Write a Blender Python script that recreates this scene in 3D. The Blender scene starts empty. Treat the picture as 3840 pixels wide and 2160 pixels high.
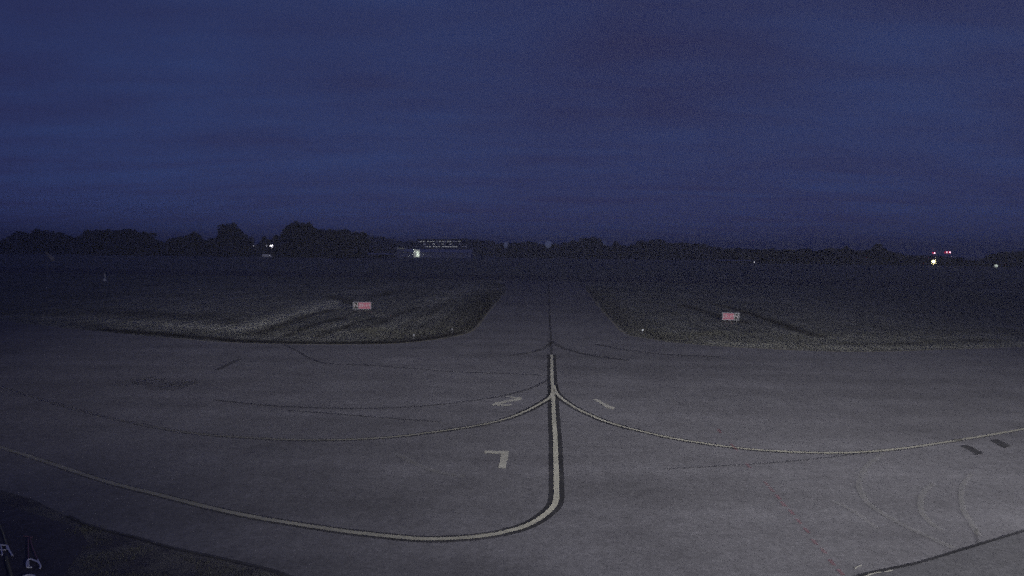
import bpy, bmesh, math, random
from mathutils import Vector, Matrix, noise
from mathutils.geometry import tessellate_polygon
random.seed(11)
S = bpy.context.scene
COL = S.collection

# ------------------------------------------------------------------ camera
F = 2400.0; HC = 6.5                      # focal length in px of the 3840 frame, camera height
PITCH = math.atan(143.8 / F); ROLL = math.atan(0.0135)
fwd = Vector((0, math.cos(PITCH), -math.sin(PITCH)))
r0 = Vector((1, 0, 0)); u0 = r0.cross(fwd)
RT = r0 * math.cos(ROLL) + u0 * math.sin(ROLL)
UP = u0 * math.cos(ROLL) - r0 * math.sin(ROLL)
cam = bpy.data.objects.new('camera', bpy.data.cameras.new('camera')); COL.objects.link(cam)
cam.matrix_world = Matrix(((RT.x, UP.x, -fwd.x, 0), (RT.y, UP.y, -fwd.y, 0), (RT.z, UP.z, -fwd.z, HC), (0, 0, 0, 1)))
cam.data.sensor_width = 36; cam.data.lens = 36 * F / 3840
cam.data.clip_end = 9000; cam.data.clip_start = 0.1
S.camera = cam
S.cycles.use_denoising = False
S.cycles.use_adaptive_sampling = True; S.cycles.adaptive_threshold = 0.25; S.cycles.adaptive_min_samples = 6
S.cycles.sample_clamp_indirect = 0.3; S.cycles.sample_clamp_direct = 4.0

def ray(px, py):
    return fwd + RT * ((px - 1920) / F) + UP * ((1080 - py) / F)
def P(px, py, z=0.0):                     # where the sight line meets the level z
    d = ray(px, py); t = (z - HC) / d.z
    return Vector((d.x * t, d.y * t, z))
def Q(px, py, Y):                         # where it meets the distance Y
    d = ray(px, py); t = Y / d.y
    return Vector((d.x * t, Y, HC + d.z * t))

# ------------------------------------------------------------------ world
S.view_settings.view_transform = 'Standard'; S.view_settings.look = 'None'
S.view_settings.exposure = 0.0; S.view_settings.gamma = 1
W = bpy.data.worlds.new("World"); S.world = W; W.use_nodes = True
nt = W.node_tree; N = nt.nodes; L = nt.links
bg = N['Background']
sky = N.new('ShaderNodeTexSky'); sky.sky_type = 'NISHITA'; sky.sun_disc = False
sky.sun_elevation = math.radians(-3.5); sky.sun_rotation = math.radians(-100)
sky.air_density = 1.0; sky.dust_density = 1.0; sky.ozone_density = 3.0
SKY_STRENGTH = 0.110
SKY_TINT = (1.0, 1.0, 1.0)
def wmath(op, a, b=None, c=None, clamp=False):
    n = N.new('ShaderNodeMath'); n.operation = op; n.use_clamp = clamp
    for i, v in enumerate((a, b, c)):
        if v is None: continue
        if isinstance(v, (int, float)): n.inputs[i].default_value = v
        else: L.new(v, n.inputs[i])
    return n.outputs[0]
tc = N.new('ShaderNodeTexCoord')
mp = N.new('ShaderNodeMapping'); mp.inputs['Scale'].default_value = (1.6, 1.0, 4.2); mp.inputs['Rotation'].default_value = (0, math.radians(14), 0)
L.new(tc.outputs['Generated'], mp.inputs['Vector'])
nz = N.new('ShaderNodeTexNoise'); nz.inputs['Scale'].default_value = 1.7; nz.inputs['Detail'].default_value = 5; nz.inputs['Roughness'].default_value = 0.5
L.new(mp.outputs[0], nz.inputs['Vector'])
# cloud gaps: brighter patches of dusk sky
def gap(px, py, tight, amp):
    d = ray(px, py).normalized()
    dot = N.new('ShaderNodeVectorMath'); dot.operation = 'DOT_PRODUCT'
    nn = N.new('ShaderNodeVectorMath'); nn.operation = 'NORMALIZE'; L.new(tc.outputs['Generated'], nn.inputs[0])
    L.new(nn.outputs[0], dot.inputs[0]); dot.inputs[1].default_value = d
    e = wmath('MULTIPLY', wmath('SUBTRACT', dot.outputs['Value'], 1.0), tight)
    return wmath('MULTIPLY', wmath('EXPONENT', e), amp)
acc = wmath('ADD', gap(900, 260, 30, .25), gap(500, 480, 60, .20))
for g in ((1500, 60, 60, .10), (2100, 900, 40, .04), (3350, 330, 110, .26), (2950, 180, 70, .14), (1750, 480, 160, .12), (3650, 420, 120, .16), (2800, 60, 50, .05)):
    acc = wmath('ADD', acc, gap(*g))
acc = wmath('ADD', acc, wmath('MULTIPLY', wmath('SUBTRACT', nz.outputs['Fac'], 0.5), 0.7))
sxy = N.new('ShaderNodeSeparateXYZ'); L.new(tc.outputs['Generated'], sxy.inputs[0])
zz = wmath('ADD', wmath('ABSOLUTE', sxy.outputs['Z']), 0.10)
cxy = N.new('ShaderNodeCombineXYZ'); L.new(wmath('DIVIDE', sxy.outputs['X'], zz), cxy.inputs[0]); L.new(wmath('DIVIDE', sxy.outputs['Y'], zz), cxy.inputs[1])
for rot, sc, scale, amp in ((24, (.5, 1.1, 1), 1.6, 1.15), (-30, (.35, 1.3, 1), 2.6, .8)):
    m2 = N.new('ShaderNodeMapping'); m2.inputs['Scale'].default_value = sc; m2.inputs['Rotation'].default_value = (0, 0, math.radians(rot)); L.new(cxy.outputs[0], m2.inputs['Vector'])
    n2 = N.new('ShaderNodeTexNoise'); n2.inputs['Scale'].default_value = scale; n2.inputs['Detail'].default_value = 6; n2.inputs['Roughness'].default_value = .55; n2.inputs['Distortion'].default_value = .4
    L.new(m2.outputs[0], n2.inputs['Vector']); acc = wmath('ADD', acc, wmath('MULTIPLY', wmath('SUBTRACT', n2.outputs['Fac'], 0.5), amp))
# sky brightened low over the horizon
sx = N.new('ShaderNodeSeparateXYZ'); L.new(tc.outputs['Generated'], sx.inputs[0])
glow = wmath('MULTIPLY_ADD', wmath('EXPONENT', wmath('MULTIPLY', wmath('ABSOLUTE', sx.outputs['Z']), -9.0)), 0.5, 1.0)
ramp = N.new('ShaderNodeMix'); ramp.data_type = 'RGBA'; ramp.clamp_factor = True
fac = wmath('MULTIPLY_ADD', acc, 1.1, 0.22, clamp=True)
L.new(fac, ramp.inputs['Factor'])
ramp.inputs['A'].default_value = (0.93, 0.94, 0.93, 1)      # thin cloud, greyer
ramp.inputs['B'].default_value = (1.08, 1.75, 1.62, 1)      # gap, bluer and brighter
mul = N.new('ShaderNodeMix'); mul.data_type = 'RGBA'; mul.blend_type = 'MULTIPLY'; mul.inputs['Factor'].default_value = 1
# overcast veil evens the sky out: mostly a uniform deep blue with some of the clear sky in it
veil = N.new('ShaderNodeMix'); veil.data_type = 'RGBA'; veil.inputs['Factor'].default_value = 0.85
L.new(sky.outputs[0], veil.inputs['A']); veil.inputs['B'].default_value = (0.216, 0.240, 0.88, 1)
L.new(veil.outputs['Result'], mul.inputs['A']); L.new(ramp.outputs['Result'], mul.inputs['B'])
L.new(mul.outputs['Result'], bg.inputs['Color']); L.new(wmath('MULTIPLY', glow, SKY_STRENGTH), bg.inputs['Strength'])

# ------------------------------------------------------------------ apron floodlights (out of view behind the camera; the third is added fill)
def spot(name, loc, aim, power, size, blend, col, rad=0.35):
    l = bpy.data.lights.new(name, 'SPOT'); l.energy = power; l.spot_size = math.radians(size); l.spot_blend = blend
    l.color = col; l.shadow_soft_size = rad
    o = bpy.data.objects.new(name, l); COL.objects.link(o); o.location = loc
    o.rotation_euler = (Vector(aim) - Vector(loc)).to_track_quat('-Z', 'Y').to_euler(); return o
spot('floodlight', (15, -20, 22), (1, 98, 0), 98000, 70, 1.0, (.99, 0.985, 0.99))
spot('floodlight', (30, -20, 12), (4, 48, 0), 55000, 72, 1.0, (1.0, 1.0, 0.95))

spot('floodlight', (-24, -22, 20), (-10, 120, 0), 36000, 46, 1.0, (.99, .97, 1.0))  # added lamp, out of view, to lift the left apron and far grass

# ------------------------------------------------------------------ helpers
def tag(o, label=None, cat=None, group=None, kind=None):
    if label: o['label'] = label
    if cat: o['category'] = cat
    if group: o['group'] = group
    if kind: o['kind'] = kind
    return o
def empty(name, loc, label, cat, group=None, rz=0):
    o = bpy.data.objects.new(name, None); COL.objects.link(o); o.location = loc; o.rotation_euler = (0, 0, rz)
    o.empty_display_size = 0.2
    return tag(o, label, cat, group)
def new_obj(name, verts, faces, mat, parent=None, smooth=False):
    me = bpy.data.meshes.new(name); me.from_pydata([tuple(v) for v in verts], [], faces); me.update()
    if mat: me.materials.append(mat)
    if smooth:
        for p in me.polygons: p.use_smooth = True
    o = bpy.data.objects.new(name, me); COL.objects.link(o)
    if parent: o.parent = parent
    return o
class MB:
    def __init__(s): s.v = []; s.f = []
    def box(s, c, size, rot=None):
        b = len(s.v); hx, hy, hz = [k / 2 for k in size]
        for x in (-hx, hx):
            for y in (-hy, hy):
                for z in (-hz, hz):
                    p = Vector((x, y, z))
                    if rot: p = rot @ p
                    s.v.append(p + Vector(c))
        for q in ((0, 1, 3, 2), (4, 6, 7, 5), (0, 4, 5, 1), (2, 3, 7, 6), (0, 2, 6, 4), (1, 5, 7, 3)):
            s.f.append([b + k for k in q])
        return s
    def tube(s, pts, radii, n=8, caps=True):
        pts = [Vector(p) for p in pts]
        if isinstance(radii, (int, float)): radii = [radii] * len(pts)
        b = len(s.v)
        for i, p in enumerate(pts):
            t = (pts[min(i + 1, len(pts) - 1)] - pts[max(i - 1, 0)]).normalized()
            a = t.cross(Vector((0, 0, 1)))
            if a.length < 1e-3: a = t.cross(Vector((0, 1, 0)))
            a.normalize(); c = t.cross(a)
            for k in range(n):
                w = 2 * math.pi * k / n
                s.v.append(p + (a * math.cos(w) + c * math.sin(w)) * radii[i])
        for i in range(len(pts) - 1):
            for k in range(n):
                s.f.append([b + i * n + k, b + i * n + (k + 1) % n, b + (i + 1) * n + (k + 1) % n, b + (i + 1) * n + k])
        if caps:
            s.f.append([b + k for k in range(n)][::-1]); e = b + (len(pts) - 1) * n
            s.f.append([e + k for k in range(n)])
        return s
    def lathe(s, prof, c=(0, 0, 0), n=16):          # prof = [(radius, z)]
        b = len(s.v); c = Vector(c)
        for r, z in prof:
            for k in range(n):
                w = 2 * math.pi * k / n
                s.v.append(c + Vector((r * math.cos(w), r * math.sin(w), z)))
        for i in range(len(prof) - 1):
            for k in range(n):
                s.f.append([b + i * n + k, b + i * n + (k + 1) % n, b + (i + 1) * n + (k + 1) % n, b + (i + 1) * n + k])
        s.f.append([b + k for k in range(n)][::-1]); e = b + (len(prof) - 1) * n
        s.f.append([e + k for k in range(n)])
        return s
    def build(s, name, mat, parent=None, smooth=False): return new_obj(name, s.v, s.f, mat, parent, smooth)

def mat(name, col, rough=0.8, emit=None, es=0.0, metal=0.0, var=0.0, vs=3.0):
    m = bpy.data.materials.new(name); m.use_nodes = True; n = m.node_tree.nodes; l = m.node_tree.links
    b = n['Principled BSDF']; b.inputs['Base Color'].default_value = (*col, 1); b.inputs['Roughness'].default_value = rough
    b.inputs['Metallic'].default_value = metal; b.inputs['Specular IOR Level'].default_value = 0.25
    if var:
        t = n.new('ShaderNodeTexCoord'); z = n.new('ShaderNodeTexNoise'); z.inputs['Scale'].default_value = vs; z.inputs['Detail'].default_value = 6
        l.new(t.outputs['Object'], z.inputs['Vector'])
        mx = n.new('ShaderNodeMix'); mx.data_type = 'RGBA'; l.new(z.outputs['Fac'], mx.inputs['Factor'])
        mx.inputs['A'].default_value = (*[c * (1 - var) for c in col], 1); mx.inputs['B'].default_value = (*[c * (1 + var) for c in col], 1)
        l.new(mx.outputs['Result'], b.inputs['Base Color'])
    if emit: b.inputs['Emission Color'].default_value = (*emit, 1); b.inputs['Emission Strength'].default_value = es
    return m

class NT:                                          # tiny node-graph helper
    def __init__(s, name):
        s.m = bpy.data.materials.new(name); s.m.use_nodes = True; s.n = s.m.node_tree.nodes; s.l = s.m.node_tree.links
        s.b = s.n['Principled BSDF']; s.b.inputs['Roughness'].default_value = 0.95; s.b.inputs['Specular IOR Level'].default_value = 0.08
        s.g = s.n.new('ShaderNodeNewGeometry').outputs['Position']
    def mapped(s, scale, rot=0):
        k = s.n.new('ShaderNodeMapping'); k.inputs['Scale'].default_value = scale; k.inputs['Rotation'].default_value = (0, 0, rot); s.l.new(s.g, k.inputs['Vector']); return k.outputs[0]
    def noise(s, scale, detail=4, rough=.5, vec=None):
        k = s.n.new('ShaderNodeTexNoise'); k.inputs['Scale'].default_value = scale; k.inputs['Detail'].default_value = detail; k.inputs['Roughness'].default_value = rough
        s.l.new(vec or s.g, k.inputs['Vector']); return k.outputs['Fac']
    def math(s, op, *a, clamp=False):
        k = s.n.new('ShaderNodeMath'); k.operation = op; k.use_clamp = clamp
        for i, v in enumerate(a):
            if isinstance(v, (int, float)): k.inputs[i].default_value = v
            else: s.l.new(v, k.inputs[i])
        return k.outputs[0]
    def rng(s, v, a, b, c, d):
        k = s.n.new('ShaderNodeMapRange'); k.clamp = True; s.l.new(v, k.inputs[0])
        for i, q in enumerate((a, b, c, d)): k.inputs[i + 1].default_value = q
        return k.outputs[0]
    def mix(s, f, a, b, mode='MIX'):
        k = s.n.new('ShaderNodeMix'); k.data_type = 'RGBA'; k.blend_type = mode
        for key, v in (('Factor', f), ('A', a), ('B', b)):
            if isinstance(v, (int, float)): k.inputs[key].default_value = v
            elif isinstance(v, tuple): k.inputs[key].default_value = (*v, 1)
            else: s.l.new(v, k.inputs[key])
        return k.outputs['Result']
    def grey(s, v):
        k = s.n.new('ShaderNodeCombineColor')
        for i in range(3): s.l.new(v, k.inputs[i])
        return k.outputs[0]
    def attr(s, name):
        k = s.n.new('ShaderNodeAttribute'); k.attribute_name = name; return k.outputs['Fac']
    def bump(s, h, dist, strength=1.0):
        k = s.n.new('ShaderNodeBump'); k.inputs['Distance'].default_value = dist; k.inputs['Strength'].default_value = strength
        s.l.new(h, k.inputs['Height']); s.l.new(k.outputs[0], s.b.inputs['Normal'])
    def base(s, c): s.l.new(c, s.b.inputs['Base Color'])

def asphalt_mat(name, c0, c1, streak=0.0):
    t = NT(name)
    big = t.noise(0.055, 3); mid = t.noise(0.45, 5, .6); fine = t.noise(9, 3, .7); spk = t.noise(38, 2, .7)
    f = t.math('ADD', t.rng(big, .3, .7, 0, .55), t.rng(mid, .3, .7, 0, .45))
    c = t.mix(f, c0, c1)
    g = t.math('MULTIPLY', t.rng(fine, .3, .7, .80, 1.20), t.rng(spk, .25, .75, .80, 1.20))
    g = t.math('MULTIPLY', g, t.rng(t.noise(2.6, 4, .75), .3, .7, .84, 1.16))
    if streak:                                       # paving lanes and long rubbed streaks
        st = t.noise(1.0, 4, .55, t.mapped((0.05, 0.5, 1), math.radians(3)))
        g = t.math('MULTIPLY', g, t.rng(st, .3, .7, 1 - streak, 1 + streak))
    t.base(t.mix(1.0, c, t.grey(g), 'MULTIPLY'))
    t.bump(t.math('ADD', fine, spk), 0.006, .5)
    return t.m
def worn_mat(name, col, alpha, wear=.35, scale=6.0, rough=.85):
    """paint, stain or sealant: covers the asphalt only partly, worn away in specks"""
    t = NT(name); t.b.inputs['Roughness'].default_value = rough
    a = t.noise(scale, 5, .65); b = t.noise(scale * .12, 3)
    t.base(t.mix(t.noise(scale * 2, 4, .6), tuple(k * .85 for k in col), tuple(k * 1.12 for k in col)))
    v = t.math('MULTIPLY', t.rng(a, .5 - wear, .5 + wear * .2, alpha * (1 - wear), alpha), t.rng(b, .3, .6, 1 - wear * .7, 1))
    v = t.math('MULTIPLY', v, t.math('SUBTRACT', 1.0, t.attr('fade')))
    t.l.new(v, t.b.inputs['Alpha'])
    return t.m

M = {}
M['asphalt'] = asphalt_mat('apron_asphalt', (.114, .109, .117), (.197, .190, .201), .14)
M['near'] = asphalt_mat('near_asphalt', (.098, .096, .104), (.135, .131, .138))
M['runway'] = asphalt_mat('runway_asphalt', (.085, .08, .088), (.12, .115, .125), .1)
M['line'] = worn_mat('yellow_white_paint', (.54, .515, .42), .95, .32, 7)
M['black'] = worn_mat('black_paint', (.026, .026, .03), .68, .45, 5)
M['white'] = worn_mat('white_paint', (.50, .48, .41), .92, .35, 7)
M['faded'] = worn_mat('faded_paint', (.42, .38, .28), .55, .6, 5)
M['seal'] = worn_mat('sealant_and_unlit_line', (.035, .035, .042), .42, .55, 4)
M['red'] = worn_mat('red_paint', (.30, .08, .105), .32, .75, 9)
M['scuff'] = worn_mat('pale_scuff', (.34, .33, .31), .27, .6, 3)
M['blot'] = worn_mat('dark_stain', (.03, .03, .034), .62, .5, 4); M['oil'] = worn_mat('oil_film', (.05, .05, .055), .13, .9, 2)

def catmull(p, k=8):
    out = []
    q = [p[0] * 2 - p[1]] + list(p) + [p[-1] * 2 - p[-2]]
    for i in range(1, len(q) - 2):
        for j in range(k):
            t = j / k
            out.append(0.5 * ((2 * q[i]) + (q[i + 1] - q[i - 1]) * t + (2 * q[i - 1] - 5 * q[i] + 4 * q[i + 1] - q[i + 2]) * t * t + (3 * q[i] - q[i - 1] - 3 * q[i + 1] + q[i + 2]) * t ** 3))
    out.append(q[-2]); return out
def ribbon(name, px, width, z, material, smooth=True, parent=None, fade=None):
    pts = [P(*q) for q in px]
    if smooth: pts = catmull(pts)
    n = len(pts); v = []; f = []
    for i, p in enumerate(pts):
        t = (pts[min(i + 1, n - 1)] - pts[max(i - 1, 0)]); t.z = 0; t.normalize()
        s = Vector((-t.y, t.x, 0)); w = width if isinstance(width, (int, float)) else width[0] + (width[1] - width[0]) * i / (n - 1)
        v += [Vector((p.x, p.y, z)) + s * w / 2, Vector((p.x, p.y, z)) - s * w / 2]
        if i: f.append([2 * i - 2, 2 * i - 1, 2 * i + 1, 2 * i])
    o = new_obj(name, v, f, material, parent); tag(o, kind='structure')
    if fade:                                          # how far the paint has worn off along the line
        at_ = o.data.attributes.new('fade', 'FLOAT', 'POINT'); a = []
        for i in range(n):
            k = min(1, max(0, (i / (n - 1) - fade[0]) / (1 - fade[0]))); a += [k * fade[1]] * 2
        at_.data.foreach_set('value', a)
    return o
def sheet(name, pts, z, material, thick=0.0):
    pts = [Vector((p.x, p.y, z)) for p in pts]; tri = tessellate_polygon([pts]); f = []
    for t in tri:
        a, b, c = [pts[k] for k in t]
        f.append(list(t) if (b - a).cross(c - a).z > 0 else list(t)[::-1])
    v = list(pts)
    if thick:
        n = len(pts); v += [p - Vector((0, 0, thick)) for p in pts]
        f += [[i, (i + 1) % n, (i + 1) % n + n, i + n] for i in range(n)]
    o = new_obj(name, v, f, material); return tag(o, kind='structure')

# ------------------------------------------------------------------ ground sheet with darker, dry and tracked grass
dry = [([(360, 1200), (560, 1211)], 1.3, .45), ([(560, 1211), (760, 1224), (905, 1234)], 1.6, .62), ([(905, 1234), (1010, 1208), (1130, 1172), (1255, 1130)], 1.9, .8), ([(0, 1180), (360, 1200)], 1.2, .18),
       ([(905, 1226), (925, 1229)], 1.0, .5),
       ([(1300, 1100), (1420, 1078), (1500, 1068)], 2.2, .3),
       ([(1650, 1130), (1780, 1070), (1850, 1050)], 2.5, .25),
       ([(1150, 1262), (1330, 1240), (1500, 1215), (1640, 1180)], .9, .35),
       ([(1000, 1255), (1230, 1225), (1420, 1180)], .7, .3),
       ([(2700, 1285), (3000, 1298), (3200, 1305), (3500, 1300), (3840, 1288), (4100, 1275)], 1.0, .4),
       ([(2920, 1240), (3050, 1262), (3300, 1268), (3700, 1255)], 1.6, .25)]
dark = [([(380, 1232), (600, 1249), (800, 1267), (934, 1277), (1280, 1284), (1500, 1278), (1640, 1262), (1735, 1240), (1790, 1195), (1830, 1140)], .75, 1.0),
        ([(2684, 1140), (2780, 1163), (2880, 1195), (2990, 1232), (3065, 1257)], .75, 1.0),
        ([(2553, 1141), (2640, 1165), (2710, 1186), (2790, 1206)], .7, .9),
        ([(1236, 1160), (1140, 1187), (1053, 1217), (960, 1250)], .8, .85), ([(1290, 1190), (1170, 1215), (1080, 1255)], .5, .8),
        ([(1400, 1190), (1300, 1222), (1180, 1260)], .6, .75), ([(1560, 1150), (1440, 1200), (1330, 1245)], .5, .7), ([(1700, 1120), (1580, 1190), (1450, 1255)], .5, .6),
        ([(1240, 1110), (1290, 1122), (1325, 1140)], 1.0, .7), ([(1480, 1090), (1400, 1112)], .8, .5),
        ([(2215, 1085), (2260, 1140), (2345, 1225), (2500, 1268)], 2.2, .45), ([(1560, 1262), (1680, 1232), (1760, 1180), (1850, 1090)], 2.6, .6), ([(1880, 1070), (1920, 1040)], 3, .4),
        ([(3100, 1284), (3330, 1290), (3480, 1280), (3700, 1272)], .35, .6), ([(2700, 1300), (2960, 1310), (3300, 1316), (3600, 1309)], .35, .5),
        ([(400, 1168), (640, 1180), (800, 1185)], 2.2, .45), ([(845, 1196), (880, 1208)], .8, .5)]
def prep(lst): return [([P(*q) for q in a], w, k) for a, w, k in lst]
dryw, darkw = prep(dry), prep(dark)
def seg_d(x, y, a, b):
    dx, dy = b.x - a.x, b.y - a.y; t = ((x - a.x) * dx + (y - a.y) * dy) / (dx * dx + dy * dy + 1e-9); t = min(1, max(0, t))
    return math.hypot(x - a.x - dx * t, y - a.y - dy * t)
def field(lst, x, y):
    m = 0
    for pts, w, k in lst:
        d = min(seg_d(x, y, pts[i], pts[i + 1]) for i in range(len(pts) - 1))
        if d < w * 3: m = max(m, k * math.exp(-(d / w) ** 2))
    return m
def axis(lo, hi, step, far0, far1):
    a = []; x = lo
    while x < hi: a.append(x); x += step
    g = step; x = hi; up = []
    while x < far1: up.append(x); g *= 1.22; x += g
    g = step; x = lo - step; dn = []
    while x > far0: dn.append(x); g *= 1.22; x -= g
    return [far0] + dn[::-1] + a + up + [far1]
XS = axis(-62, 66, .62, -3000, 3000); YS = axis(38, 92, .5, -120, 3000)
gv = []; A_dry = []; A_dark = []
for y in YS:
    for x in XS:
        n1 = noise.noise(Vector((x * .5, y * .5, 0))); n2 = noise.noise(Vector((x * 1.7, y * 1.7, 4)))
        near = 1 if 36 < y < 120 and abs(x) < 90 else 0
        z = -.05 + (.025 * n1 + .018 * n2) * near
        if near:
            jx = x + .35 * noise.noise(Vector((x * .3, y * .3, 9))); jy = y + .5 * noise.noise(Vector((x * .3, y * .3, 19)))
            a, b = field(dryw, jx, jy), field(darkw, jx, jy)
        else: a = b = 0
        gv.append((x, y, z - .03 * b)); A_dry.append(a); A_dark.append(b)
nx = len(XS); gf = [[j * nx + i, j * nx + i + 1, (j + 1) * nx + i + 1, (j + 1) * nx + i] for j in range(len(YS) - 1) for i in range(nx - 1)]
t = NT('grass_field')
big = t.noise(.035, 4, .6); mid = t.noise(.5, 5, .65); tuft = t.noise(3.5, 4, .75); fine = t.noise(14, 3, .8)
c = t.mix(t.rng(big, .35, .65, 0, 1), (.135, .134, .118), (.190, .186, .166))
c = t.mix(t.math('MULTIPLY', t.attr('dry'), t.rng(mid, .25, .7, .7, 1.25), clamp=True), c, (.44, .425, .33))
c = t.mix(t.math('MULTIPLY', t.attr('dark_tone'), t.rng(mid, .2, .75, .75, 1.2), clamp=True), c, (.022, .019, .018))  # darker tone along the traced strips, tracks and corner patches
mow = t.noise(1.0, 4, .6, t.mapped((1.9, .07, 1), math.radians(3)))
g = t.math('MULTIPLY', t.rng(tuft, .3, .7, .5, 1.5), t.rng(mow, .36, .64, .74, 1.26))
g = t.math('MULTIPLY', g, t.rng(t.noise(.16, 5, .7), .3, .7, .75, 1.25))
t.base(t.mix(1.0, c, t.grey(t.math('MULTIPLY', g, t.rng(mid, .25, .75, .72, 1.28))), 'MULTIPLY'))
t.bump(t.math('ADD', tuft, t.math('MULTIPLY', fine, .5)), .12, .8)
M['grass'] = t.m
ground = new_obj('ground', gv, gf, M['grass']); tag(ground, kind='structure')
for nm, arr in (('dry', A_dry), ('dark_tone', A_dark)):
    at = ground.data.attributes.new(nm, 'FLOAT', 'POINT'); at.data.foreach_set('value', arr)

# ------------------------------------------------------------------ apron, taxiway stub, runway
left_edge = [(-1500, 1090), (-700, 1130), (-200, 1180), (0, 1203), (300, 1235), (600, 1264), (900, 1286), (1280, 1292), (1500, 1287), (1650, 1271), (1720, 1258), (1765, 1244), (1787, 1226), (1812, 1196), (1841, 1158), (1902, 1088)]
right_edge = [(2194, 1079), (2236, 1137), (2300, 1210), (2327, 1239), (2360, 1256), (2420, 1268), (2520, 1283), (2700, 1298), (2900, 1309), (3100, 1317), (3300, 1318), (3588, 1309), (3840, 1300), (4200, 1283), (5200, 1230)]
sd = Vector((.0546, .9985, 0)); sn = Vector((.9985, -.0546, 0))         # taxiway and runway directions
LE = [P(*q) for q in left_edge]; RE = [P(*q) for q in right_edge]
rw0 = Vector((7.5, 134, 0)); 
def on_runway(p):
    k = (rw0 - p).dot(sd); return p + sd * k
lt, rt_ = on_runway(LE[-1]), on_runway(RE[0])
LEs = catmull(LE, 5); REs = catmull(RE, 5)
outline = LEs + [lt - sn * 3, rt_ + sn * 3] + REs + [Vector((150, 10, 0)), Vector((150, -60, 0)), Vector((-150, -60, 0)), Vector((-150, 30, 0))]
apron = sheet('apron', outline, 0, M['asphalt'], .12)
rv = [rw0 - sn * 1400, rw0 + sn * 1400, rw0 + sn * 1400 + sd * 30, rw0 - sn * 1400 + sd * 30]
runway = sheet('runway', [p + sd * .01 for p in rv], 0, M['runway'], .12)
ribbon('pavement_edge_line', left_edge[5:], .22, .004, M['faded'])
ribbon('pavement_edge_line', right_edge[:-1], .22, .004, M['faded'])
# nearer pavement beyond the dark joint, lower right
seam = [(4300, 1840), (4050, 1922), (3840, 1991), (3616, 2059), (3446, 2110), (3276, 2146), (3180, 2172), (3050, 2200)]
sheet('near_pavement', [P(*q) for q in seam] + [P(3050, 2500), P(4800, 2500)], .004, M['near'])
ribbon('pavement_joint', seam, .085, .009, M['black'])
# painted lines
center = [(2069, 1330), (2070, 1400), (2074, 1480), (2077, 1560), (2082, 1640), (2085, 1740), (2087, 1820), (2086, 1868), (2077, 1897), (2048, 1927), (1994, 1963), (1920, 1989), (1800, 2012), (1639, 2022), (1526, 2018), (1300, 1994), (1073, 1960), (960, 1941), (792, 1906), (566, 1849), (396, 1806), (141, 1722), (11, 1680), (-200, 1610)]
ribbon('centerline_border', center, (.52, .2), .004, M['black'], fade=(.45, .8))
ribbon('centerline', center, (.16, .14), .012, M['line'], fade=(.4, .62))
arcL = [(2074, 1462), (2068, 1484), (2050, 1500), (2033, 1510), (1984, 1537), (1909, 1568), (1834, 1587), (1752, 1603), (1526, 1634), (1356, 1647), (1158, 1651), (960, 1644), (736, 1627), (566, 1600), (481, 1583), (368, 1558), (200, 1512), (0, 1452)]
arcR = [(2075, 1445), (2086, 1474), (2113, 1500), (2157, 1529), (2207, 1554), (2282, 1585), (2400, 1617), (2543, 1648), (2712, 1674), (2880, 1691), (3078, 1699), (3220, 1697), (3389, 1682), (3559, 1657), (3729, 1629), (3840, 1609), (4050, 1565)]
ribbon('curved_line_border', arcL, (.44, .2), .008, M['black'], fade=(.2, .9)); ribbon('curved_line', arcL, (.15, .10), .016, M['line'], fade=(.15, 1.15))
ribbon('curved_line_border', arcR, (.44, .2), .008, M['black'], fade=(.3, .8)); ribbon('curved_line', arcR, (.16, .12), .016, M['line'], fade=(.1, .45))
# sealed cracks, blacked-out old lines, and the stub's unlit yellow centerline painted dark
for pts, w in (([(2056, 1055), (2060, 1150), (2064, 1240), (2067, 1300), (2068, 1330)], .2), ([(2066, 1285), (2052, 1300), (2030, 1311), (1990, 1322), (1915, 1334)], .30),
               ([(2066, 1280), (2085, 1292), (2125, 1310), (2200, 1330), (2295, 1345), (2360, 1352)], .38), ([(1065, 1292), (1120, 1320), (1175, 1350), (1230, 1364), (1400, 1372), (1700, 1394), (1900, 1402), (2064, 1410)], .17),
               ([(2060, 1420), (2030, 1440), (1980, 1460), (1890, 1484), (1760, 1505), (1580, 1524), (1420, 1532), (1280, 1533), (1080, 1526), (960, 1518), (800, 1500)], .16), ([(1080, 1540), (1280, 1555), (1480, 1571), (1652, 1583)], .12),
               ([(905, 1345), (860, 1365), (815, 1388)], .3), ([(2490, 1761), (2640, 1753), (2880, 1738), (3060, 1722), (3200, 1705), (3260, 1697)], .07),
               ([(3566, 1652), (3610, 1651)], .2), ([(2230, 1290), (2330, 1310), (2500, 1330), (2700, 1338)], .3),
               ([(3661, 1985), (3666, 2040)], .06)):
    ribbon('crack_and_unlit_line', pts, w, .020, M['seal'])
for pts in ([(3597, 1673), (3628, 1668), (3652, 1680), (3690, 1701), (3662, 1708), (3640, 1692)], [(3712, 1652), (3742, 1647), (3792, 1672), (3770, 1682), (3745, 1672)]):
    sheet('blacked_out_marking', [P(*q) for q in pts], .012, M['blot'])
for x, y, r in ((530, 1432, 1.1), (560, 1428, .8), (640, 1445, 1.2), (668, 1440, .9)):
    c0 = P(x, y); sheet('oil_stain', [c0 + Vector((math.cos(a) * r * random.uniform(.7, 1.1), math.sin(a) * r * random.uniform(.7, 1.3), 0)) for a in [k * math.pi / 7 for k in range(14)]], .012, M['oil'])
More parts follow.
